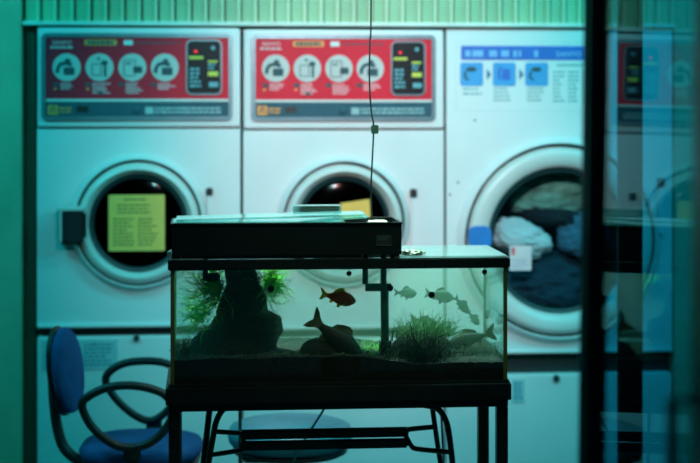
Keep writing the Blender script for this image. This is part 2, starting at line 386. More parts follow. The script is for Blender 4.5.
def red_panel(t, X0, Z0, x0, x1, ztop, zfas, seed):
    """control fascia measured on the left machine, X0/Z0 map its pixels to the machine"""
    fas = MB().box(x0 + .003, x1 - .003, -.016, .02, zfas, ztop + .0, bev=.006).build('control_panel', M_white, t)
    MB().frame(X0(42), X0(232.5), Z0(120.5), Z0(33.5), .022, .016, -.026, -.014).build('bezel', M_steel, fas)
    MB().box(X0(46), X0(229), -.019, -.014, Z0(99), Z0(37)).build('red_label', M_red, fas)
    MB().box(X0(45), X0(230), -.022, -.014, Z0(101.6), Z0(99)).build('divider', M_ring, fas)
    MB().box(X0(45), X0(230), -.019, -.014, Z0(117), Z0(102)).build('coin_strip', M_strip, fas)
    for i, px in enumerate((67.2, 99.9, 132.6, 165)):
        cx, cz, r = X0(px), Z0(67.5), .0535
        pic = MB().disc(cx, cz, r, -.0215, -.0185, 40).build('pictogram', M_pic, fas)
        ic = MB(); y0, y1 = -.023, -.0212
        if i in (0, 3):
            ic.tube([(cx - .036, -.022, cz - .022), (cx - .034, -.022, cz - .002), (cx - .024, -.022, cz + .012), (cx - .006, -.022, cz + .016), (cx + .020, -.022, cz + .010)], .0085, 6, flat=.15)
            ic.ball((cx + .003, -.022, cz + .026), .012, .001, .008, 2)
            ic.rrect(cx - .012, cx + .03, cz - .03, cz + .0, .003, y0, y1 - .0004)
        elif i == 1:
            ic.box(cx + .017, cx + .026, y0, y1, cz - .036, cz + .016); ic.ball((cx + .019, -.022, cz + .018), .014, .001, .010, 2)
            ic.ball((cx - .004, -.022, cz + .033), .007, .001, .005, 2); ic.frame(cx - .030, cx + .008, cz - .032, cz + .014, .003, .003, y0, y1)
        else:
            ic.rrect(cx + .004, cx + .038, cz - .022, cz + .004, .003, y0, y1); ic.frame(cx - .034, cx + .012, cz - .034, cz + .030, .004, .003, y0, y1)
            ic.box(cx - .026, cx - .004, y0, y1, cz + .012, cz + .018)
        ic.build('pictogram_drawing', M_ink, fas)
    pr = PB()
    for i, px in enumerate((54, 86, 119, 151)):
        text_rows(pr, X0(px + 7), X0(px + (25 if i != 0 else 22)), Z0(94 if i in (1, 2) else 90), Z0(82.5), 5 if i in (1, 2) else 3, -.0198, -.0188, seed=seed + i)
    text_rows(pr, X0(51), X0(73), Z0(49.5), Z0(46), 1, -.0198, -.0188, seed=5, full=True)
    pr.build('caption_print', M_inkr, fas)
    dk = PB()
    for px in (54, 86, 119, 151): dk.box(X0(px), X0(px + 5.5), -.0200, -.0188, Z0(86.5), Z0(82.5))
    text_rows(dk, X0(136), X0(180), Z0(44.5), Z0(41.5), 1, -.0198, -.0188, seed=9, full=True); dk.box(X0(98), X0(103), -.02, -.0188, Z0(94.5), Z0(91.5))
    dk.build('caption_mark', M_ink, fas)
    am = PB(); am.rrect(X0(85), X0(117), Z0(45.6), Z0(40), .004, -.021, -.0188)
    for px in (54, 86.5): am.box(X0(px), X0(px + 3), -.0202, -.0188, Z0(90), Z0(88))
    am.build('amber_label', M_amber, fas)
    tx = MB(); text_rows(tx, X0(88), X0(114), Z0(44.6), Z0(41), 1, -.0218, -.0208, fill=.9, seed=3, full=True); tx.build('amber_label_print', M_ink, fas)
    MB().rrect(X0(124), X0(133), Z0(45.2), Z0(40.5), .002, -.021, -.0188).build('white_label', M_pale, fas)
    lettering('SANYO', X0(72) - X0(53), .016, X0(53), Z0(45), -.0202, M_inkr, fas)
    # display
    dsp = MB().rrect(X0(187), X0(221), Z0(94), Z0(40.5), .022, -.023, -.0185).build('display', M_scr, fas)
    MB().frame(X0(186), X0(222), Z0(95), Z0(39.5), .024, .006, -.028, -.0185).build('display_bezel', M_steel, fas)
    MB().ball((X0(195.8), -.024, Z0(51.4)), .0065, .004, .0048, 2).build('led', M_led, fas, label='lit red indicator lamp')
    dd = PB(); dd.box(X0(189), X0(203), -.0242, -.0228, Z0(59), Z0(56.2)); dd.box(X0(208), X0(217.5), -.0242, -.0228, Z0(62.5), Z0(60.5)); dd.box(X0(208), X0(218), -.0242, -.0228, Z0(76), Z0(71.5))
    dd.build('display_yellow_mark', mat('yellow_print', (.62, .66, .08), .5), fas)
    dd = PB(); text_rows(dd, X0(190), X0(202), Z0(88), Z0(67), 5, -.0242, -.0228, fill=.6, seed=11); text_rows(dd, X0(208), X0(217), Z0(70), Z0(63), 2, -.0242, -.0228, seed=12)
    dd.box(X0(209), X0(218), -.0248, -.0228, Z0(87), Z0(82)); dd.disc(X0(213), Z0(48), .008, -.0242, -.0228)
    dd.build('display_print', mat('teal_print', (.12, .40, .46), .5), fas)
    # coin strip
    st = PB(); st.rrect(X0(48), X0(58.5), Z0(114.5), Z0(105), .004, -.021, -.0188); text_rows(st, X0(60), X0(72), Z0(113.5), Z0(106.5), 2, -.0202, -.0188, seed=2, full=True)
    st.build('amber_badge', M_amber, fas)
    MB().tube([(X0(51), -.0215, Z0(112.5)), (X0(52), -.0215, Z0(108)), (X0(53.3), -.0215, Z0(106.6)), (X0(54.8), -.0215, Z0(108)), (X0(55.6), -.0215, Z0(112.5))], .003, 6, flat=.2).build('badge_drawing', M_ink, fas)
    MB().box(X0(77), X0(88.5), -.0205, -.0188, Z0(112), Z0(106)).build('coin_slot', M_dark, fas)
    MB().lathe([(.014, -.019), (.014, -.026), (.010, -.028), (0, -.028)], X0(136.5), Z0(110), 20).build('knob', M_strip, fas)
    wp = PB(); wp.rrect(X0(145.5), X0(153.5), Z0(114), Z0(107), .002, -.0205, -.0188); text_rows(wp, X0(155), X0(221), Z0(114), Z0(106.5), 2, -.0200, -.0188, fill=.6, seed=seed + 30, full=True)
    wp.build('strip_print', mat('slate_print', (.30, .50, .52), .5), fas)

def door_handle(t, X, Z, px, p0, p1, pb):
    h = MB().box(X(px - 3.3), X(px + 3.3), -.028, .0, Z(p1), Z(p0), bev=.004).build('door_handle', M_dark, t)
    MB().box(X(px - 2.6), X(px + 2.6), -.034, -.008, Z(pb), Z(p1), bev=.005).build('handle_bar', M_white, h)

def hinge(t, X, Z, px0, px1, py0, py1):
    h = MB().box(X(px0), X(px1), -.075, .0, Z(py1), Z(py0), bev=.008).build('hinge', M_dark, t)
    MB().box(X(px0) - .002, X(px1) + .004, -.080, -.02, Z(py0 + 2) - .006, Z(py0) + .004, bev=.004).build('hinge_cap', M_ring, h)
    MB().box(X(px0) + .004, X(px0) + .013, -.080, -.073, Z(py1 - 2), Z(py0 + 3), bev=.002).build('hinge_edge', M_ring, h)  # cap and edge: shine of the metal put in as light grey
    MB().box(X(px0) + .012, X(px1) + .01, -.05, -.0, Z(py1 - 6), Z(py0 + 6)).build('hinge_arm', M_dark, h)

G1 = 'red-panelled dryers'
# left machine
t, X, Z, cz, x0, x1, dr, u1c = machine('white dryer with red control panel and yellow notice square on its round door, leftmost machine', 138.5, 37, 240.3, 28, 127, 326, 336, 223, .248, .187, 'red')
red_panel(t, X, Z, x0, x1, Z(28), Z(127), 1)
X1, Z1 = X, Z
door_handle(t, X, Z, 209.5, 188, 196, 216); hinge(t, X, Z, 60, 84.5, 206, 242)
MB().lathe([(.012, .002), (.012, -.012), (0, -.014)], X(136.5), Z(338), 20).build('lock', M_gasket, t)
nt_ = MB().rrect(X(108.8), X(164.8), Z(250.6), Z(194.5), .006, -.0165, -.0135).build('door_notice', M_yel, dr, label='yellow printed notice square')
pr = PB(); text_rows(pr, X(124), X(146), Z(201), Z(197.5), 1, -.0172, -.016, seed=4, full=True); text_rows(pr, X(117), X(157), Z(214), Z(203), 3, -.0172, -.016, fill=.4, seed=5)
text_rows(pr, X(113), X(135), Z(246), Z(217), 8, -.0172, -.016, fill=.4, seed=6); text_rows(pr, X(138), X(160), Z(246), Z(217), 8, -.0172, -.016, fill=.4, seed=8)
pr.build('notice_print', mat('olive_ink', (.16, .2, .04), .6), dr)
ps = MB().box(X(42), X(117.5), -.003, .0005, Z(369), Z(339)).build('instruction_sheet', mat('pale_blue_sheet', (.35, .62, .68), .6), t)
pr = PB(); text_rows(pr, X(46), X(78), Z(366), Z(342), 6, -.0038, -.0028, seed=21); text_rows(pr, X(84), X(114), Z(366), Z(342), 6, -.0038, -.0028, seed=22)
pr.build('sheet_print', mat('blue_ink', (.10, .33, .42), .6), t)
# middle machine: same make; its pixels are measured 206.4 px further right and 2 px lower
t, X, Z, cz, x0, x1, dr, u2c = machine('white dryer with red control panel behind the aquarium, middle machine', 343.5, 243.3, 443.5, 30, 128.5, 328, 338, 223, .243, .180, 'red')
X0 = lambda p: X1(p) * .985 + .003; Z0 = lambda p: Z1(p) - .003
red_panel(t, X0, Z0, x0, x1, Z(30), Z(128.5), 2)
door_handle(t, X, Z, 413, 189, 198, 250)
MB().prism([(X(340), Z(203)), (X(369), Z(199)), (X(371), Z(236)), (X(341), Z(239))], -.016, -.0135).build('door_notice', M_yel, dr, label='yellow notice, partly peeled')
# right machine
t, X, Z, cz, x0, x1, dr, u3c = machine('larger white dryer with blue header and laundry behind its round glass, rightmost machine', 559.5, 446.5, 672, 30, 30, 352, 374, 240.5, .370, .285, 'blue')
MB().box(X(461), X(604), -.003, .0005, Z(60), Z(46)).build('header_strip', M_blue, t)
hp = PB()
for a, b in ((465, 471), (472, 484), (489, 497), (501, 509), (513, 521), (534, 538)): text_rows(hp, X(a), X(b), Z(57.5), Z(50), 1, -.0038, -.0028, fill=.85, seed=int(a), full=True)
hp.build('header_print', mat('light_blue_print', (.22, .50, .85), .5), t)
lettering('SANYO', X(582) - X(556), .020, X(556), Z(56.5), -.0035, mat('light_blue_print2', (.30, .58, .9), .5), t)
for i, a in enumerate((460.2, 492.8, 525.2)):
    ic = MB().rrect(X(a), X(a + 22.8), Z(86), Z(62.6), .010, -.003, .0005).build('instruction_icon', M_icon, t)
    d = MB(); cx, cz2 = X(a + 11), Z(74)
    if i == 1:
        d.tube([(cx - .018, -.0035, cz2 - .022), (cx - .02, -.0035, cz2 + .01), (cx - .012, -.0035, cz2 + .028)], .006, 6, flat=.15); d.rrect(cx - .008, cx + .025, cz2 - .025, cz2 + .02, .004, -.0038, -.0028)
    else:
        d.ball((cx, -.0035, cz2 + .018), .022, .0012, .010, 2); d.tube([(cx - .022, -.0035, cz2 + .01), (cx - .026, -.0035, cz2 - .012), (cx - .012, -.0035, cz2 - .026)], .005, 6, flat=.15)
    d.build('icon_drawing', M_ink if i != 1 else M_blue, t)
    if i < 2: MB().prism([(X(a + 26.5), Z(80)), (X(a + 30.8), Z(74.5)), (X(a + 26.5), Z(69))], -.003, .0005).build('arrow', mat('arrow_blue', (.02, .20, .36), .5), t)
tp = PB()
for i, a in enumerate((463, 493.5, 527)):
    text_rows(tp, X(a), X(a + 19), Z(96 if i == 0 else 102), Z(86.5), 2 if i == 0 else 4, -.003, .0005, fill=.4, seed=40 + i)
text_rows(tp, X(557), X(600), Z(67), Z(63), 1, -.003, .0005, seed=51, full=True)
for k in range(3): text_rows(tp, X(553 + k * 15), X(565 + k * 15), Z(103), Z(70), 8, -.003, .0005, fill=.4, seed=52 + k)
tp.build('instruction_print', mat('grey_blue_ink', (.22, .48, .50), .6), t)
MB().frame(X(456), X(604), Z(111), Z(42), .006, .0015, -.0012, .0005).build('label_outline', mat('pale_outline', (.6, .68, .66), .5), t)
for a, b in ((475, 120), (458, 182), (450, 194)): MB().lathe([(.004, .001), (.004, -.003), (0, -.004)], X(a), Z(b), 12).build('screw', M_gasket, t)
MB().lathe([(.013, .002), (.013, -.012), (0, -.014)], X(556), Z(378), 20).build('lock', M_gasket, t)
MB().rrect(X(467), X(489.3), Z(247), Z(224.5), .028, -.0515, -.030).build('blue_tab', M_tape, dr, label='blue pull tab on the door ring')
MB().rrect(X(509), X(530.6), Z(269.8), Z(245), .003, -.016, -.0135).build('door_label', mat('pink_white_label', (.78, .72, .76), .5), dr, label='white sticker with red mark')
dl = MB(); text_rows(dl, X(511), X(529), Z(268), Z(258), 4, -.0168, -.0155, fill=.4, seed=77); dl.build('label_print', mat('mauve_ink', (.45, .42, .55), .5), dr)
MB().box(X(511), X(514), -.017, -.0155, Z(254), Z(247)).build('label_mark', mat('red_mark', (.8, .06, .08), .5), dr)
MB().box(X(512), X(524), -.003, .0005, Z(402), Z(379)).build('instruction_sheet', mat('pale_blue_sheet', (.35, .62, .68), .6), t)
pr = PB(); text_rows(pr, X(514), X(523), Z(399), Z(381), 5, -.0038, -.0028, seed=61); pr.build('sheet_print', mat('blue_ink', (.1, .33, .42), .6), t)
door_handle(t, X, Z, 660, 178, 188, 235)

# laundry tumbled behind the right machine's glass
def cloth(name, label, c, rx, ry, rz, m, seed, tilt=0, wr=.22):
    mb = MB(); r = bmesh.ops.create_icosphere(mb.bm, subdivisions=5, radius=1)['verts']; q = Matrix.Rotation(tilt, 3, 'Y')
    for v in r:
        p = v.co.copy(); s = Vector((seed * 7.3, seed * 1.7, 0))
        fold = abs(noise.noise(Vector((p.x * 2.2, p.y * 2.2, p.z * 4.5)) + s)) * 1.6 - .4
        fine = noise.noise(p * 7 + s) * .08
        d = 1 - wr * fold + fine + .25 * noise.noise(p * 1.4 + s)
        v.co = q @ Vector((p.x * rx * d, p.y * ry * d, p.z * rz * d))
    o = mb.build(name, m, loc=WF.W(c[0], c[1], c[2]), rotz=ROT, smooth=180)
    return tag(o, label, 'laundry', 'laundry in the rightmost dryer')
def lz(px, py, v): return WF.P(px, py, v)
cloth('towel', 'crumpled white towel pressed against the glass of the rightmost dryer', lz(520, 238, .085), .125, .055, .068, mat('white_terry', (.80, .92, .92), .9, bump=.5, bscale=200), 1, .35)
cloth('shirt', 'slate blue garment right of the white towel in the rightmost dryer', lz(582, 236, .12), .10, .06, .09, mat('slate_cloth', (.07, .20, .30), .9), 2, -.6, .12)
cloth('dark_garment', 'dark navy garment filling the bottom of the rightmost dryer', lz(545, 285, .16), .19, .10, .115, mat('navy_cloth', (.008, .05, .08), .9), 3, 0)
cloth('dark_jumper', 'black jumper draped along the top of the laundry in the rightmost dryer', lz(552, 217, .12), .13, .045, .034, mat('black_cloth', (.012, .022, .03), .9), 4, .1, .35)
cloth('green_cloth', 'dull green and mauve form standing in for sheen behind the black jumper in the rightmost dryer', lz(552, 192, .16), .19, .05, .105, mat('green_mauve_cloth', (.30, .55, .42), .9, var=.4, scale=9), 5, 0)  # added form, greenish iridescent light of the window put into its colour

# ---------------------------------------------------------------- lamps of the room (above the frame)
def ceiling_light(label, x, y, col, e):
    t = thing('ceiling_light', label, 'ceiling light', (x, y, 2.75), 0)
    MB().box(-.65, .65, -.07, .07, -.04, 0, bev=.006).build('housing', M_white, t)
    MB().tube([(-.6, 0, -.065), (.6, 0, -.065)], .016, 12).build('tube', mat('fluorescent_tube_%d' % int(x * 10 + 50), (.8, .8, .8), .4, emis=col, es=e), t)
ceiling_light('fluorescent tube fitting on the ceiling in front of the dryers', .32, 5.35, (.45, 1, .9), 4)
ceiling_light('fluorescent tube fitting on the ceiling nearest the doorway', .5, 2.9, (.02, .72, .85), 2)

# ---------------------------------------------------------------- aquarium
TW, TD = .90, .33
tz0, tz1 = TF.P(339, 387)[2], TF.P(339, 259)[2]      # underside of the tank, top of its rim
A = lambda px, py, v=0: Vector(TF.P(px, py, v))
ul, ur = A(168.5, 300)[0], A(509.5, 300)[0]
tank = thing('aquarium', 'rectangular glass aquarium with black rims on a black steel stand', 'aquarium', (TF.cx, TF.cy, 0), TF.a)
g = .006; zr = A(339, 269.3)[2]
zbr = tz0 + .012
mb = MB(); mb.box(ul + .006, ur - .006, .004, .004 + g, zbr - .006, zr + .01); mb.build('front_glass', G_tank, tank, smooth=0)
mb = MB(); mb.box(ul + .006, ur - .006, TD - .004 - g, TD - .004, zbr - .006, zr + .01); mb.build('back_glass', G_tank, tank, smooth=0)
for a in (ul + .006, ur - .006 - g): MB().box(a, a + g, .004 + g, TD - .004 - g, zbr - .006, zr + .01).build('side_glass', G_tank, tank, smooth=0)
MB().box(ul + .006, ur - .006, .004, TD - .004, zbr - .010, zbr - .004).build('bottom_pane', M_black, tank)
for a in (ul + .005, ur - .005 - .010):
    for v in (.003, TD - .013): MB().box(a, a + .010, v, v + .010, zbr - .004, zr + .004, bev=.002).build('corner_seal', M_seal, tank, label='yellowed silicone corner')
def rim(z0, z1, out, w, name, m):
    mb = MB(); a, b, c, d = ul - out, ur + out, -out, TD + out
    mb.box(a, b, c, c + w, z0, z1, bev=.003); mb.box(a, b, d - w, d, z0, z1, bev=.003)
    mb.box(a, a + w, c + w, d - w, z0, z1); mb.box(b - w, b, c + w, d - w, z0, z1); return mb.build(name, m, tank)
rim(zr, tz1, .002, .022, 'top_rim', M_tray)
rim(tz0, zbr, .001, .018, 'bottom_rim', M_tray)
# lid glass resting on the rim
zl = tz1
MB().box(A(395, 256)[0], ur - .004, .006, TD - .004, zl, zl + .005, bev=.001).build('glass_lid', G_lid, tank, label='pale glass cover plate over the right part')
MB().box(ul + .004, A(394, 256)[0], .22, TD - .004, zl, zl + .005, bev=.001).build('glass_lid', G_lid, tank)

# water
vol = bpy.data.materials.new('aquarium_water'); vol.use_nodes = True; nt = vol.node_tree
for n in list(nt.nodes): nt.nodes.remove(n)
out = nt.nodes.new('ShaderNodeOutputMaterial'); tr = nt.nodes.new('ShaderNodeBsdfTransparent'); pv = nt.nodes.new('ShaderNodeVolumePrincipled')
pv.inputs['Color'].default_value = (.55, .97, .74, 1); pv.inputs['Density'].default_value = 1.25; pv.inputs['Anisotropy'].default_value = .3
pv.inputs['Absorption Color'].default_value = (.35, .80, .55, 1)
nt.links.new(tr.outputs[0], out.inputs['Surface']); nt.links.new(pv.outputs[0], out.inputs['Volume'])
wz = zr - .002
water = tag(MB().box(ul + .013, ur - .013, .0105, TD - .0105, zbr - .003, wz).build('water', vol, loc=(TF.cx, TF.cy, 0), rotz=TF.a, smooth=0), 'cloudy greenish water filling the aquarium', 'water', kind='stuff')

# gravel bed
def gz(u, v):
    base = A(300, 358)[2]
    return base + .012 * noise.noise(Vector((u * 6, v * 6, 3))) + .006 * (v / TD) - .020 * max(0, min(1, (u - .0) * 5)) 
mb = MB(); nx, ny = 120, 40; gu0, gu1, gv0, gv1 = ul + .014, ur - .014, .012, TD - .012
V = [[mb.bm.verts.new((gu0 + (gu1 - gu0) * i / nx, gv0 + (gv1 - gv0) * j / ny, gz(gu0 + (gu1 - gu0) * i / nx, gv0 + (gv1 - gv0) * j / ny) + random.uniform(-.0015, .0015))) for j in range(ny + 1)] for i in range(nx + 1)]
for i in range(nx):
    for j in range(ny): mb.bm.faces.new((V[i][j], V[i + 1][j], V[i + 1][j + 1], V[i][j + 1]))
Bv = [[mb.bm.verts.new((V[i][j].co.x, V[i][j].co.y, zbr - .003)) for j in (0, ny)] for i in (range(nx + 1))]
for i in range(nx):
    mb.bm.faces.new((V[i][0], V[i + 1][0], Bv[i + 1][0], Bv[i][0])); mb.bm.faces.new((V[i + 1][ny], V[i][ny], Bv[i][1], Bv[i + 1][1]))
    mb.bm.faces.new((Bv[i][0], Bv[i + 1][0], Bv[i + 1][1], Bv[i][1]))
mb.bm.faces.new([V[0][j] for j in range(ny + 1)] + [Bv[0][1], Bv[0][0]]); mb.bm.faces.new([V[nx][j] for j in range(ny, -1, -1)] + [Bv[nx][0], Bv[nx][1]])
gravel = mb.build('gravel', M_gravel, loc=(TF.cx, TF.cy, 0), rotz=TF.a); tag(gravel, 'dark gravel bed along the bottom of the aquarium', 'gravel', kind='stuff')
mb = MB()
for k in range(1500):
    u = random.uniform(gu0, gu1); v = gv0 + .004 + (gv1 - gv0 - .008) * random.random()
    r = random.uniform(.0014, .0034); mb.ball((u, v, gz(u, v) + r * .4), r, r * random.uniform(.7, 1), r * .7, 1)
tag(mb.build('pebbles', M_stone, loc=(TF.cx, TF.cy, 0), rotz=TF.a), 'loose pale pebbles strewn over the dark gravel', 'pebbles', kind='stuff')

# rocks: a polar-free solid lofted through measured half widths
def loft_rock(name, label, rows, v0, dep, seed, m=M_rock):
    """rows: (py, pxleft, pxright, depth factor) from the bottom up"""
    mb = MB(); n = 28; rings = []
    dense = []
    for (a, b) in zip(rows, rows[1:]):
        for k in range(4): t = k / 4; dense.append([a[i] + (b[i] - a[i]) * t for i in range(4)])
    dense.append(list(rows[-1]))
    for py, pa, pb, df in dense:
        a, b = A(pa, py, v0), A(pb, py, v0); cx, hw = (a[0] + b[0]) / 2, (b[0] - a[0]) / 2; z = (a[2] + b[2]) / 2; ring = []
        for i in range(n):
            th = 2 * PI * i / n; p = Vector((math.cos(th), math.sin(th), z * 9 + seed))
            d = 1 + .12 * noise.noise(p * 1.6) + .10 * noise.noise(p * 4.5) + .06 * noise.noise(p * 11)
            ring.append(mb.bm.verts.new((cx + hw * math.cos(th) * d, v0 + dep * df * math.sin(th) * d, z + .004 * noise.noise(p * 5))))
        rings.append(ring)
    for a, b in zip(rings, rings[1:]):
        for i in range(n): mb.bm.faces.new((a[i], a[(i + 1) % n], b[(i + 1) % n], b[i]))
    mb.bm.faces.new(rings[0][::-1]); mb.bm.faces.new(rings[-1])
    return tag(mb.build(name, m, loc=(TF.cx, TF.cy, 0), rotz=TF.a, smooth=60), label, name.replace('_', ' ').split()[0] if 0 else 'rock')
loft_rock('driftwood', 'tall dark stump of driftwood at the left of the aquarium', [(362, 195, 272, 1), (352, 192, 275, 1), (339, 192, 279, 1), (332, 198, 281, .95), (327, 209, 281, .9), (316, 214, 280, .8), (310, 217, 268, .7), (298, 222, 267, .6), (284, 226, 260, .55), (270, 224, 256, .5)], .17, .10, 3)['category'] = 'driftwood'
loft_rock('rock', 'low rounded dark rock under the largest fish in the aquarium', [(380, 293, 352, 1), (362, 295, 350, 1), (352, 299, 345, .85), (345, 303, 340, .7), (339, 311, 333, .4)], .085, .06, 8)
loft_rock('rock', 'mossy dark rock at the right end of the aquarium', [(378, 446, 500, .8), (362, 449, 499, 1), (350, 456, 496, .8), (342, 464, 488, .5), (337, 470, 481, .3)], .17, .07, 12)
loft_rock('rock', 'dark mound overgrown with water grass right of the filter pipe', [(382, 386, 456, 1), (362, 387, 455, 1), (348, 391, 452, .9), (338, 398, 446, .75), (331, 408, 438, .45), (328, 416, 430, .25)], .13, .08, 15)

# plants
def strands(mb, n, src, dirf, L, r, curl, seg=7, rnd=random):
    for k in range(n):
        p = Vector(src()); d = Vector(dirf()).normalized(); pts = [p.copy()]; l = L * rnd.uniform(.5, 1.1)
        for i in range(seg):
            d = (d + Vector((rnd.gauss(0, curl), rnd.gauss(0, curl), rnd.gauss(0, curl)))).normalized(); p = p + d * l / seg
            p.x = max(gu0 + .003, min(gu1 - .003, p.x)); p.y = max(gv0 + .003, min(gv1 - .003, p.y)); p.z = min(p.z, wz - .003); pts.append(p.copy())
        mb.tube(pts, [r * (1 - .75 * i / seg) for i in range(seg + 1)], 3)
rnd = random
def plant(name, label, mbs, cat='water plant'):
    t = thing(name, label, cat, (TF.cx, TF.cy, 0), TF.a)
    for n, mb, m in mbs: mb.build(n, m, t, smooth=60)
    return t
def around(px, py, v, sx, sv, sz):
    c = A(px, py, v)
    return lambda: (c[0] + rnd.gauss(0, sx), max(gv0 + .004, min(gv1 - .004, v + rnd.gauss(0, sv))), c[2] + rnd.gauss(0, sz))
a = MB(); strands(a, 170, around(219, 286, .15, .006, .03, .020), lambda: (rnd.uniform(-1, -.2), rnd.gauss(0, .4), rnd.gauss(-.1, .6)), .15, .0013, .26, 10)
strands(a, 110, around(204, 316, .14, .012, .03, .020), lambda: (rnd.uniform(-1, -.3), rnd.gauss(0, .4), rnd.gauss(0, .6)), .10, .0010, .28, 9)
b = MB(); strands(b, 130, around(214, 283, .16, .018, .03, .015), lambda: (rnd.gauss(-.4, .7), rnd.gauss(0, .4), rnd.gauss(0, .7)), .06, .0010, .4)
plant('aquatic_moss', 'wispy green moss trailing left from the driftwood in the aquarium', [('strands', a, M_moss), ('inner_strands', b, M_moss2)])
a = MB(); strands(a, 260, around(268, 284, .17, .010, .04, .018), lambda: (rnd.uniform(.0, 1), rnd.gauss(0, .4), rnd.gauss(0, .6)), .085, .0011, .32, 8)
b = MB(); strands(b, 160, around(252, 281, .15, .012, .04, .018), lambda: (rnd.gauss(0, .7), rnd.gauss(0, .5), rnd.gauss(0, .7)), .05, .0012, .4)
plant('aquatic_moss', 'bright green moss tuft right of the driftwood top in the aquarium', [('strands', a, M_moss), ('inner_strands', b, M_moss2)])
a = MB(); strands(a, 520, around(366, 360, .17, .034, .06, .008), lambda: (rnd.gauss(0, .5), rnd.gauss(0, .3), 1), .05, .0011, .3)
plant('moss_carpet', 'low bright moss carpet between the round rock and the filter pipe', [('strands', a, M_moss)])
a = MB(); strands(a, 420, around(421, 335, .13, .038, .03, .008), lambda: (rnd.gauss(0, .7), rnd.gauss(0, .4), .9), .055, .0011, .25)
strands(a, 160, around(430, 334, .11, .03, .03, .006), lambda: (rnd.gauss(.6, .4), rnd.gauss(-.1, .4), .6), .07, .0012, .25)
b = MB(); strands(b, 700, around(420, 353, .07, .042, .03, .020), lambda: (rnd.gauss(0, .7), rnd.gauss(-.4, .4), .5), .06, .0013, .3)  # lower blades: backlit shade put into their dark colour
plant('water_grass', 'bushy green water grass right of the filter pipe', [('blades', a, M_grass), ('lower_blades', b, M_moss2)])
a = MB(); strands(a, 300, around(474, 352, .15, .03, .04, .006), lambda: (rnd.gauss(0, .7), rnd.gauss(-.2, .4), .6), .035, .0011, .4)
plant('aquatic_moss', 'dull green moss over the rock at the right end of the aquarium', [('strands', a, M_moss2)])
a = MB(); strands(a, 120, around(184, 350, .13, .012, .05, .006), lambda: (rnd.gauss(0, .6), rnd.gauss(0, .4), .8), .04, .0010, .35)
plant('aquatic_moss', 'small dark moss tuft in the left bottom corner of the aquarium', [('strands', a, M_moss2)])

# fish
def fish(label, px, py, v, Lpx, pitch, m_body, m_fin, deep=.36, face=1, yaw=0, bend=.0, group='carp and goldfish in the aquarium'):
    """px,py: middle of the fish; Lpx: length in photo pixels; pitch: nose down positive"""
    c = A(px, py, v); Y = TF.W(c[0], v).y; L = Lpx / F * Y
    t = thing('goldfish' if 'gold' in label else 'carp' if 'carp' in label else 'small_fish', label, 'fish', TF.W(c[0], v, c[2]), 0, group)
    t.rotation_euler = (0, math.radians(pitch) * 1, TF.a + math.radians(yaw) + (PI if face < 0 else 0))
    if face < 0: t.rotation_euler[1] = math.radians(pitch)
    prof = [(-.30, .050, .020), (-.24, .060, .028), (-.14, .095, .045), (0, .150, .070), (.14, .178, .085), (.26, .168, .088), (.36, .130, .075), (.44, .078, .050), (.485, .035, .026), (.50, .008, .006)]
    mb = MB(); n = 16; rings = []
    off = lambda x: bend * (x - .1) ** 2
    P = []
    for i in range(len(prof) - 1):
        for k in range(3): q = k / 3; P.append([prof[i][j] + (prof[i + 1][j] - prof[i][j]) * q for j in range(3)])
    P.append(list(prof[-1]))
    for x, h, w in P:
        h *= deep / .36
        rings.append([mb.bm.verts.new((x * L, (off(x) + w * math.cos(2 * PI * i / n)) * L, (h * math.sin(2 * PI * i / n) - (.01 if x > .2 else 0)) * L)) for i in range(n)])
    for a, b in zip(rings, rings[1:]):
        for i in range(n): mb.bm.faces.new((a[i], a[(i + 1) % n], b[(i + 1) % n], b[i]))
    mb.bm.faces.new(rings[0][::-1]); mb.bm.faces.new(rings[-1])
    body = mb.build('body', m_body, t, smooth=180)
    def fin(name, pts, y=0, th=.006, par=t, tilt=0):
        mb = MB(); mb.prism([(x * L, z * L) for x, z in pts], (y - th / 2) * L, (y + th / 2) * L)
        if tilt:
            for vv in mb.bm.verts:
                vv.co.y += (vv.co.z - pts[0][1] * L) * tilt
        return mb.build(name, m_fin, par, smooth=30)
    o = off(-.3); d = deep / .36
    fin('tail_fin', [(-.27, .045 * d), (-.36, .08), (-.44, .15), (-.52, .18), (-.49, .10), (-.44, .01), (-.48, -.08), (-.50, -.16), (-.42, -.13), (-.35, -.07), (-.27, -.045 * d)], o)
    fin('dorsal_fin', [(.16, .155 * d), (.12, .235 * d), (.05, .25 * d), (-.04, .215 * d), (-.12, .165 * d), (-.16, .075 * d), (0, .10 * d)], off(0))
    fin('anal_fin', [(-.08, -.09 * d), (-.15, -.165 * d), (-.21, -.14 * d), (-.20, -.055 * d)], off(-.1))
    for s in (-1, 1):
        fin('pelvic_fin', [(.12, -.14 * d), (.08, -.23 * d), (.00, -.22 * d), (.04, -.12 * d)], s * .03, tilt=-s * .3)
        fin('pectoral_fin', [(.28, -.07 * d), (.20, -.17 * d), (.13, -.16 * d), (.22, -.05 * d)], s * .075, tilt=-s * .6)
        MB().ball((.395 * L, s * .062 * L, .03 * L), .02 * L, .012 * L, .02 * L, 2).build('eye', M_dark, t)
    return t
M_gold = leaf('goldfish_body', (.85, .13, .015), .45); M_goldf = leaf('goldfish_fin', (1.0, .50, .02), .75)
M_carp = mat('dark_carp_scales', (.009, .020, .019), .4, var=.3, scale=120, bump=.4, bscale=300); M_carpf = leaf('dull_yellow_fin', (.22, .24, .12), .5)
M_far = leaf('grey_carp_scales', (.05, .13, .16), .4)  # paler than the near carp, water haze put into the colour
fish('small orange-finned goldfish swimming above the largest fish', 338, 297.5, .07, 37, 12, M_gold, M_goldf, .40)
fish('largest dark carp nosing down over the round rock', 336, 338.5, .055, 69, 40, M_carp, M_carpf, .37, bend=-.15)
fish('dark carp with raised forked tail at the right end of the aquarium', 470.5, 338.5, .10, 52, 14, M_carp, M_carpf, .30, face=-1)
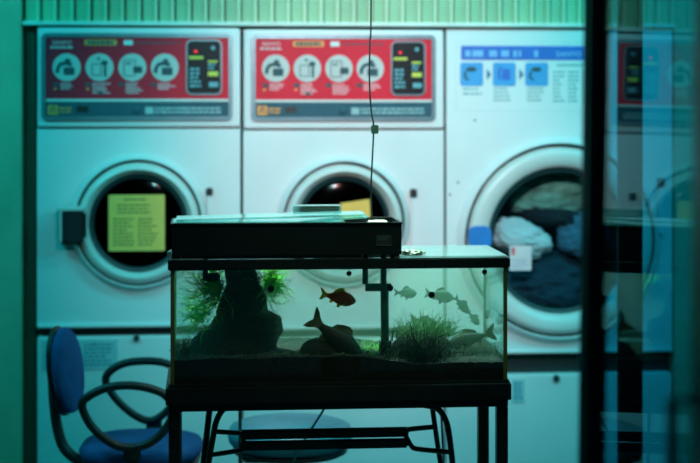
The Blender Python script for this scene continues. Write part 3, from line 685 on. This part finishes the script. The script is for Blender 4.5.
for lab, px, py, v, L, pit, dp, fc, yw in (
    ('grey fish just right of the filter pipe, near the water surface', 405.5, 293, .25, 23, 3, .46, 1, 0),
    ('grey fish behind the suction cup at the upper right of the aquarium', 439.5, 295.5, .25, 30, 10, .42, 1, 0),
    ('grey fish with its tail raised at the upper right of the aquarium', 461.5, 304.5, .22, 21, 48, .42, 1, 0),
    ('small grey fish diving just behind the one with the raised tail', 473.5, 318, .27, 18, 50, .42, 1, 0),
    ('grey fish hovering over the top of the water grass', 424.5, 321, .24, 28, 8, .30, 1, 0),
    ('faint small fish seen end-on near the right glass', 486, 313, .28, 15, 60, .36, 1, 60)):
    fish(lab, px, py, v, L, pit, M_far, M_far, dp, fc, yw)

# suction cups
def cup(label, px, py, v, r=.0095):
    c = A(px, py, v); t = thing('suction_cup', label, 'suction cup', TF.W(c[0], v, c[2]), TF.a, 'suction cups on the aquarium glass')
    MB().lathe([(r, 0), (r * .95, .002), (r * .5, .006), (r * .4, .010), (0, .011)], 0, 0, 20).build('cup', M_dark, t)
    MB().ball((0, .011, 0), r * .42, r * .3, r * .42, 2).build('nub', M_dark, t)
for lab, px, py, v in (('black suction cup in front of the moss beside the driftwood', 271, 289, .0115), ('black suction cup under the top rim above the goldfish', 349, 273.5, .0115),
                       ('black suction cup in the middle of the right half of the tank', 431.5, 295, .0115), ('black suction cup under the top rim near the right corner', 484.5, 272, .0115),
                       ('black suction cup beside the elbow of the filter pipe', 390, 288, .0115)): cup(lab, px, py, v, .0070 if py < 288 else .0090)

# overhead filter tray on the rim
ft = thing('filter_tray', 'long black overhead filter tray lying across the aquarium top', 'filter', (TF.cx, TF.cy, 0), TF.a)
fu0, fu1 = A(171.5, 250)[0], A(402, 250)[0]; fz0, fz1 = tz1 + .010, A(285, 223.5, .0)[2]; fv0, fv1 = .010, .205
mb = MB(); w = .005
mb.box(fu0, fu1, fv0, fv0 + w, fz0, fz1); mb.box(fu0, fu1, fv1 - w, fv1, fz0, fz1); mb.box(fu0, fu0 + w, fv0 + w, fv1 - w, fz0, fz1); mb.box(fu1 - w, fu1, fv0 + w, fv1 - w, fz0, fz1); mb.box(fu0 + w, fu1 - w, fv0 + w, fv1 - w, fz0, fz0 + .004)
mb.build('tray', M_tray, ft)
mb = MB(); a, b, c, d, w = fu0 - .003, fu1 + .003, fv0 - .003, fv1 + .003, .008
mb.box(a, b, c, c + w, fz1 - .004, fz1 + .001, bev=.001); mb.box(a, b, d - w, d, fz1 - .004, fz1 + .001, bev=.001); mb.box(a, a + w, c + w, d - w, fz1 - .004, fz1 + .001); mb.box(b - w, b, c + w, d - w, fz1 - .004, fz1 + .001)
mb.build('tray_rim', M_tray, ft)
for pa in (176, 300, 396):
    u = A(pa, 250)[0]; MB().box(u - .012, u + .012, fv0 + .01, fv1 - .01, tz1 - .0005, fz0).build('foot', M_tray, ft)
MB().box(A(182, 250)[0], A(360, 250)[0], fv0 + .002, fv0 + .02, tz1 + .001, fz0 + .001).build('lower_ridge', M_tray, ft)
MB().rrect(A(376.5, 0)[0], A(392, 0)[0], A(384, 246)[2], A(384, 235)[2], .002, fv0 - .001, fv0 + .001).build('rating_label', mat('dark_teal_label', (.015, .03, .035), .5), ft)
mb = MB(); text_rows(mb, A(378, 0)[0], A(391, 0)[0], A(384, 241)[2], A(384, 236)[2], 3, fv0 - .0018, fv0 - .0008, seed=70); mb.box(A(377, 0)[0], A(392, 0)[0], fv0 - .0018, fv0 - .0008, A(384, 246)[2], A(384, 245.3)[2])
mb.build('label_print', mat('label_print_teal', (.04, .12, .13), .5), ft)
MB().box(A(371, 0)[0], A(391, 0)[0], .05, .12, fz1 - .03, A(381, 221.5, .06)[2], bev=.004).build('pump_cap', mat('white_plastic', (.7, .8, .8), .4), ft)
# intake pipe: goes down from the tray, elbow, long riser and strainer
pv_ = .11
def pp(px, py): return A(px, py, pv_)
pi = MB(); pi.tube([pp(365.3, 250), pp(365.3, 284)], .0080, 14); pi.tube([pp(365.3, 287.3), pp(391, 287.3)], .0110, 14); pi.build('elbow_pipe', M_acr, ft)
MB().tube([pp(383.5, 250), pp(383.5, 292)], .0085, 14).build('feed_pipe', M_acr, ft)
MB().tube([pp(384.5, 288), pp(385, 345)], .0112, 16).build('riser_pipe', M_acr, ft)
mb = MB().tube([pp(385.5, 341), pp(385.8, 368)], .0165, 18)
for k in range(6): mb.tube([pp(385.5, 345 + 4 * k), pp(385.5, 346.5 + 4 * k)], .0180, 18)
mb.build('strainer', M_acr, ft)
mb = MB(); mb.box(A(203, 0, .05)[0], A(208, 0, .05)[0], .045, .06, A(210, 281, .05)[2], fz0 + .002, bev=.003); mb.box(A(205, 0, .05)[0], A(220, 0, .05)[0], .045, .06, A(210, 281.5, .05)[2], A(210, 273, .05)[2], bev=.005)
mb.build('outlet_spout', M_acr, ft)
# glass sheets on the tray
def sheet(label, px0, py0, px1, py1, th, v0, v1, name='glass_sheet', m=None):
    a, b = A(px0, py0, v0), A(px1, py1, v0)
    mb = MB().prism([(a[0], a[2]), (b[0], b[2]), (b[0], b[2] - th), (a[0], a[2] - th)], v0, v1)
    return tag(mb.build(name, m or G_sheet, loc=(TF.cx, TF.cy, 0), rotz=TF.a, smooth=0), label, 'glass sheet')
sheet('long glass sheet resting on the left rim of the black tray', 176, 219.6, 366, 214.2, .0050, .012, .155)
sheet('lower glass sheet lying under the long one on the black tray', 173, 222.3, 345, 221.6, .0025, .013, .16)
sheet('short tilted glass sheet at the right of the sheets on the tray', 300, 221.6, 368, 216.6, .004, .0145, .13)
bx = MB(); a, b = A(293, 206.2, .03), A(341.5, 213.6, .03)
bx.box(a[0], b[0],   .03, .10, b[2] + .000, a[2], bev=.002)
tag(bx.build('plastic_case', glass('clear_plastic', (.62, .86, .84), f0=.08, rough=.1, haze=(.6, .8, .78, .08)), loc=(TF.cx, TF.cy, 0), rotz=TF.a), 'small clear flat case on top of the glass sheets', 'case')
# crumpled wrapper
mb = MB(); c = A(413, 255.2, .03); r = bmesh.ops.create_icosphere(mb.bm, subdivisions=4, radius=1)['verts']
for v in r:
    d = 1 + .5 * noise.noise(v.co * 3.2 + Vector((4, 2, 9))); v.co = Vector((c[0] + v.co.x * .036 * d, .04 + v.co.y * .02 * d, zl + .0055 + max(0, (v.co.z + .75) * .007 * d)))
tag(mb.build('wrapper', mat('silver_wrapper', (.16, .26, .23), .5, metal=.0, var=.9, scale=60), loc=(TF.cx, TF.cy, 0), rotz=TF.a), 'crumpled small wrapper lying on the glass cover by the tray end', 'wrapper')
# clip at the left end of the rim
mb = MB(); c = A(170.5, 253, .0); mb.box(c[0] - .009, c[0] + .004, .0, .02, tz1 + .0005, tz1 + .024, bev=.003); mb.box(c[0] + .0, c[0] + .085, .0, .006, tz1 + .0005, tz1 + .004)
tag(mb.build('lid_clip', glass('clip_plastic', (.5, .75, .8), f0=.08, haze=(.4, .7, .75, .4)), loc=(TF.cx, TF.cy, 0), rotz=TF.a), 'clear plastic lid clip at the left end of the aquarium rim', 'clip')

# ---------------------------------------------------------------- steel stand
st = thing('aquarium_stand', 'black steel stand with square legs carrying the aquarium', 'stand', (TF.cx, TF.cy, 0), TF.a)
s0, s1, sv0, sv1 = A(165.5, 395, -.012)[0], A(511.5, 395, -.012)[0], -.012, TD + .012
sz1 = tz0; sz0 = A(339, 402)[2]
MB().frame(0, 1, 0, 1, .1, .1, 0, 1).bm.free()
mb = MB(); w = .012
mb.box(s0, s1, sv0, sv0 + w, sz0, sz1 + .004, bev=.002); mb.box(s0, s1, sv1 - w, sv1, sz0, sz1 + .004, bev=.002); mb.box(s0, s0 + w, sv0 + w, sv1 - w, sz0, sz1 + .004); mb.box(s1 - w, s1, sv0 + w, sv1 - w, sz0, sz1 + .004)
mb.box(s0 + w, s1 - w, sv0 + w, sv1 - w, sz1 - .006, sz1 - .0005)
mb.build('top_frame', M_black, st)
rz0 = A(339, 409.5)[2]; lu0, lu1 = A(168.6, 0)[0], A(508.3, 0)[0]; lw = .0335
mb = MB(); mb.box(lu0, lu1, .001, .030, rz0, sz0, bev=.002); mb.box(lu0, lu1, TD - .03, TD - .001, rz0, sz0, bev=.002)
mb.box(lu0, lu0 + .03, .03, TD - .03, rz0, sz0); mb.box(lu1 - .03, lu1, .03, TD - .03, rz0, sz0); mb.build('rail', M_black, st)
for a, b in ((lu0, 0), (lu1 - lw * .9, 0), (lu0, TD - lw), (lu1 - lw * .9, TD - lw)):
    lg = MB().box(a, a + lw * .9, b + .002, b + lw - .002, .008, rz0 + .001, bev=.002).build('leg', M_black, st)
    MB().box(a - .001, a + lw * .9 + .001, b + .001, b + lw - .001, 0, .010).build('foot_cap', M_cable, lg)

# ---------------------------------------------------------------- folding tubular frame under the stand
ff = thing('folding_table', 'black tubular folding frame standing under the aquarium stand', 'folding table', (TF.cx, TF.cy, 0), TF.a)
def q(px, py, v): return A(px, py, v)
def down(p, pprev):     # continue a leg to the floor
    d = p - pprev; k = p.z / -d.z; return p + d * k + Vector((0, 0, .012))
va, vb = .12, .22
def leg(pts, r, v):
    P = [q(x, y, v) for x, y in pts]; P = spline(P, 6); P.append(down(P[-1], P[-3])); return MB().tube(P, r, 12).build('leg', M_black, ff)
leg([(238, 405), (224, 409), (216.5, 421), (213, 437), (208.5, 463)], .0082, va)
leg([(210, 405), (206.5, 437), (203.5, 463)], .0085, vb - .06)
leg([(424, 405), (438, 409), (446, 421), (449.5, 437), (452.5, 463)], .0082, va)
leg([(432, 405), (436.5, 437), (440.5, 463)], .0072, vb)
MB().tube([q(211, 404.5, va + .0), q(430, 404.5, va + .0)], .0080, 12).build('top_rail', M_black, ff)
mb = MB(); mb.tube([q(441.2, 413, .30), q(443.5, 463, .30)], .003, 8); mb.build('guide_rod', M_steel, ff)
for pts in ([(215, 431.5), (238, 433)], [(210.5, 455), (243, 450)], [(238, 432), (243.5, 436), (243.5, 446), (241, 451)]):
    MB().tube([q(x, y, va + .01) for x, y in pts], .0068, 10).build('strut', M_black, ff)
for pts in ([(435, 426.8), (410, 429.2), (405, 431.5), (406, 436), (411.5, 446), (418, 449), (449, 452)],):
    MB().tube(spline([q(x, y, va + .01) for x, y in pts], 6), .0070, 10).build('strut', M_black, ff)
for y0, y1 in ((430.5, 437.6), (441.8, 448.6)):
    a, b = q(240, y0, .10), q(409, y1, .10); MB().box(a[0], b[0], .105, .118, b[2], a[2], bev=.005).build('slat', M_black, ff)

# ---------------------------------------------------------------- chairs
def base5(t, zc, cx, cy, parentz):
    MB().tube([(cx, cy, .09), (cx, cy, zc)], .024, 16).build('gas_column', M_dark, t)
    b = MB().lathe([(.0, .13), (.045, .13), (.05, .10), (.045, .07), (0, .07)], cx, cy, 24, 'Z').build('base_hub', M_dark, t)
    for k in range(5):
        a = 2 * PI * k / 5 + .3; p = Vector((math.cos(a), math.sin(a), 0)); c0 = Vector((cx, cy, .10))
        l = MB().tube([c0 + p * .03, c0 + p * .16 - Vector((0, 0, .01)), c0 + p * .27 - Vector((0, 0, .03))], [.022, .018, .013], 10).build('base_leg', M_dark, t)
        e = c0 + p * .27; MB().tube([Vector((e.x, e.y, .025)) - Vector((-p.y, p.x, 0)) * .02, Vector((e.x, e.y, .025)) + Vector((-p.y, p.x, 0)) * .02], .025, 14).build('caster', M_dark, l)
ch_ = thing('office_chair', 'blue upholstered office chair with black loop armrests left of the aquarium', 'chair')
Yn, Yf, Yc = 5.30, 5.76, 5.53
sc_ = at(142, 436, Yc); zs = EYE - (427 - HZ) / F * (Yc + .20)
ch_.location = (sc_.x, Yc, 0)
loc = lambda px, py, Y: at(px, py, Y) - Vector((sc_.x, Yc, 0))
# seat cushion
def cushion(mb, cx, cy, rx, ry, z0, z1, pw=2.6, n=48):
    rings = []
    for k, (s, z) in enumerate(((.90, z0), (.98, z0 + (z1 - z0) * .25), (1.0, z0 + (z1 - z0) * .55), (.95, z0 + (z1 - z0) * .85), (.80, z1), (.4, z1 + .004), (.1, z1 + .004))):
        rings.append([mb.bm.verts.new((cx + s * rx * math.copysign(abs(math.cos(a)) ** (2 / pw), math.cos(a)), cy + s * ry * math.copysign(abs(math.sin(a)) ** (2 / pw), math.sin(a)), z)) for a in [2 * PI * i / n for i in range(n)]])
    for a, b in zip(rings, rings[1:]):
        for i in range(n): mb.bm.faces.new((a[i], a[(i + 1) % n], b[(i + 1) % n], b[i]))
    mb.bm.faces.new(rings[0][::-1]); mb.bm.faces.new(rings[-1]); return mb
cushion(MB(), 0, 0, .205, .22, zs - .055, zs).build('seat', M_fab, ch_, smooth=60)
cushion(MB(), 0, 0, .195, .21, zs - .085, zs - .05).build('seat_pan', M_dark, ch_, smooth=60)
base5(ch_, zs - .07, 0, 0, 0)
# backrest
bc = loc(68, 370, 5.52)
bk = MB(); r = bmesh.ops.create_uvsphere(bk.bm, u_segments=40, v_segments=24, radius=1)['verts']
R_ = Matrix.Rotation(math.radians(-12), 3, 'Z') @ Matrix.Rotation(math.radians(-7), 3, 'Y')
def se(x, p): return math.copysign(abs(x) ** p, x)
for v in r: v.co = R_ @ Vector((se(v.co.x, .75) * .030 - .05 * (v.co.y ** 2) * 0, v.co.y * .112, se(v.co.z, .9) * .143)) + bc
bk.build('backrest', M_fab, ch_, smooth=80)
bs = MB(); r = bmesh.ops.create_uvsphere(bs.bm, u_segments=40, v_segments=24, radius=1)['verts']
for v in r: v.co = R_ @ (Vector((se(v.co.x, .75) * .020, v.co.y * .108, se(v.co.z, .9) * .150)) + Vector((-.024, 0, 0))) + bc
bs.build('back_shell', M_dark, ch_, smooth=80)
MB().tube(spline([loc(53, 372, 5.53), loc(54, 400, 5.53), loc(58, 430, 5.53), loc(66, 450, 5.53), loc(84, 462, 5.53), loc(112, 464, 5.53), loc(140, 464, 5.53)], 6), .018, 12, flat=1.4).build('back_support', M_dark, ch_)
def arm(P, Y, mount):
    a = MB().tube(spline([loc(x, y, Y) for x, y in P], 5, True), .0140, 12, closed=True, flat=1.2).build('armrest', M_dark, ch_)
    MB().tube([loc(mount[0], mount[1], Y), loc(mount[0], mount[1] + 9, Y), Vector((loc(mount[0], mount[1], Y).x, (.16 if Y > Yc else -.16), zs - .07))], [.028, .028, .02], 12, flat=.5).build('armrest_mount', M_dark, a)
arm([(82, 405), (90, 395.5), (108, 387.5), (130, 385.5), (150, 388.5), (165, 395), (173, 407), (170, 422), (158, 437), (142, 446), (122, 447), (105, 439), (90, 424)], Yn, (132, 447))
arm([(106.5, 384), (108.5, 373), (124, 363.5), (148, 361), (168, 364), (177, 374), (176, 392), (168, 410), (152, 420.5), (136, 416), (118, 401)], Yf, (154, 420))
c2 = thing('swivel_chair', 'grey-blue padded swivel chair behind the folding frame under the aquarium', 'chair')
Y2 = 5.45; p2 = at(290.5, 425, Y2); c2.location = (p2.x, Y2, 0); zs2 = EYE - (411 - HZ) / F * (Y2 + .2)
cushion(MB(), 0, 0, .207, .21, zs2 - .075, zs2 - .0, 2.2).build('seat', M_fab2, c2, smooth=60)
cushion(MB(), 0, 0, .19, .19, zs2 - .10, zs2 - .07, 2.2).build('seat_pan', M_dark, c2, smooth=60)
base5(c2, zs2 - .09, 0, 0, 0)
l2 = lambda px, py, Y: at(px, py, Y) - Vector((p2.x, Y2, 0))
MB().tube([l2(287, 455, 5.42), l2(284, 470, 5.42)], .012, 10).build('height_lever', M_dark, c2)
MB().box(l2(243, 0, 5.4).x, l2(299, 0, 5.4).x, -.05, .05, zs2 - .125, zs2 - .098, bev=.006).build('mechanism', M_dark, c2)
tag(MB().tube([at(240, 400, 5.15), at(240, 470, 5.15), Vector((at(240, 400, 5.15).x, 5.15, 0))], .0055, 8).build('floor_pole', M_dark), 'thin dark upright pole standing behind the left end of the folding frame', 'pole')
tag(MB().tube([at(327, 400, 4.62), at(323.5, 410, 4.62), at(307, 436, 4.62), at(296, 452, 4.62), at(292, 470, 4.62)], .0032, 8).build('air_hose', mat('teal_hose', (.08, .30, .36), .5)), 'slanting dark hose hanging below the aquarium stand', 'hose')

# ---------------------------------------------------------------- hanging cord
hc = thing('hanging_cord', 'thin dark cord hanging from the ceiling to the filter tray', 'cord', at(371, 225, 4.47))
o0 = at(371, 225, 4.47); zc = 2.75
P = [Vector((at(370.5, 0, 4.47).x, 4.47, zc))] + [at(x, y, 4.47) for x, y in ((371, 0), (370, 40), (369.5, 80), (371, 108), (373.5, 124), (373.5, 135), (372, 165), (371, 190), (371.5, 210), (371.5, 222))] + [at(372.5, 226, 4.47)]
MB().tube([p - o0 for p in spline(P, 5)], .0022, 8).build('cable', M_cable, hc)
c = at(374.8, 129, 4.47) - o0; MB().box(c.x - .010, c.x + .010, -.008, .008, c.z - .013, c.z + .011, bev=.002).build('connector', M_conn, hc)

# ---------------------------------------------------------------- glazed door in front, seen nearly edge-on
DC, DA = .402, .020          # the pane lies on x + DA*y = DC
def dp(y): return DC - DA * y
door = bpy.data.objects.new('door_1', None); C.objects.link(door); door['kind'] = 'structure'
door.location = (dp(2.45) - .006, 2.45, 0); door.rotation_euler = (0, math.radians(.75), math.atan(DA))
LX, TOP = 0, 2.4
loc_y = lambda y: (y - 2.45)
MB().box(-.0155, .0155, -.020, .020, .0, TOP, bev=.003).build('stile', M_door, door)
MB().box(-.0195, -.0150, .008, .020, .0, TOP, bev=.001).build('weather_strip', mat('blue_grey_strip', (.05, .12, .18), .4), door)
MB().box(-.003, .003, -.71, -.020, .06, TOP - .06).build('glass_pane', G_door, door, smooth=0)
MB().box(-.018, .060, -.79, -.70, .0, TOP, bev=.003).build('stile', M_door, door)
MB().box(-.018, .016, -.70, -.020, .0, .07, bev=.003).build('rail', M_door, door)
MB().box(-.018, .016, -.70, -.020, TOP - .07, TOP, bev=.003).build('rail', M_door, door)
h = MB().tube([(-.018, -.74, 1.24), (-.045, -.74, 1.24), (-.045, -.74, 1.12), (-.018, -.74, 1.12)], .006, 10).build('door_handle', M_steel, door)
# dark upright of the fixed frame behind the pane
Yp = 3.3
o = MB().box(at(618, 0, Yp).x, at(643, 0, Yp).x, Yp, Yp + .015, 0, 2.75, bev=.003).build('trim_3', M_door); struct(o)
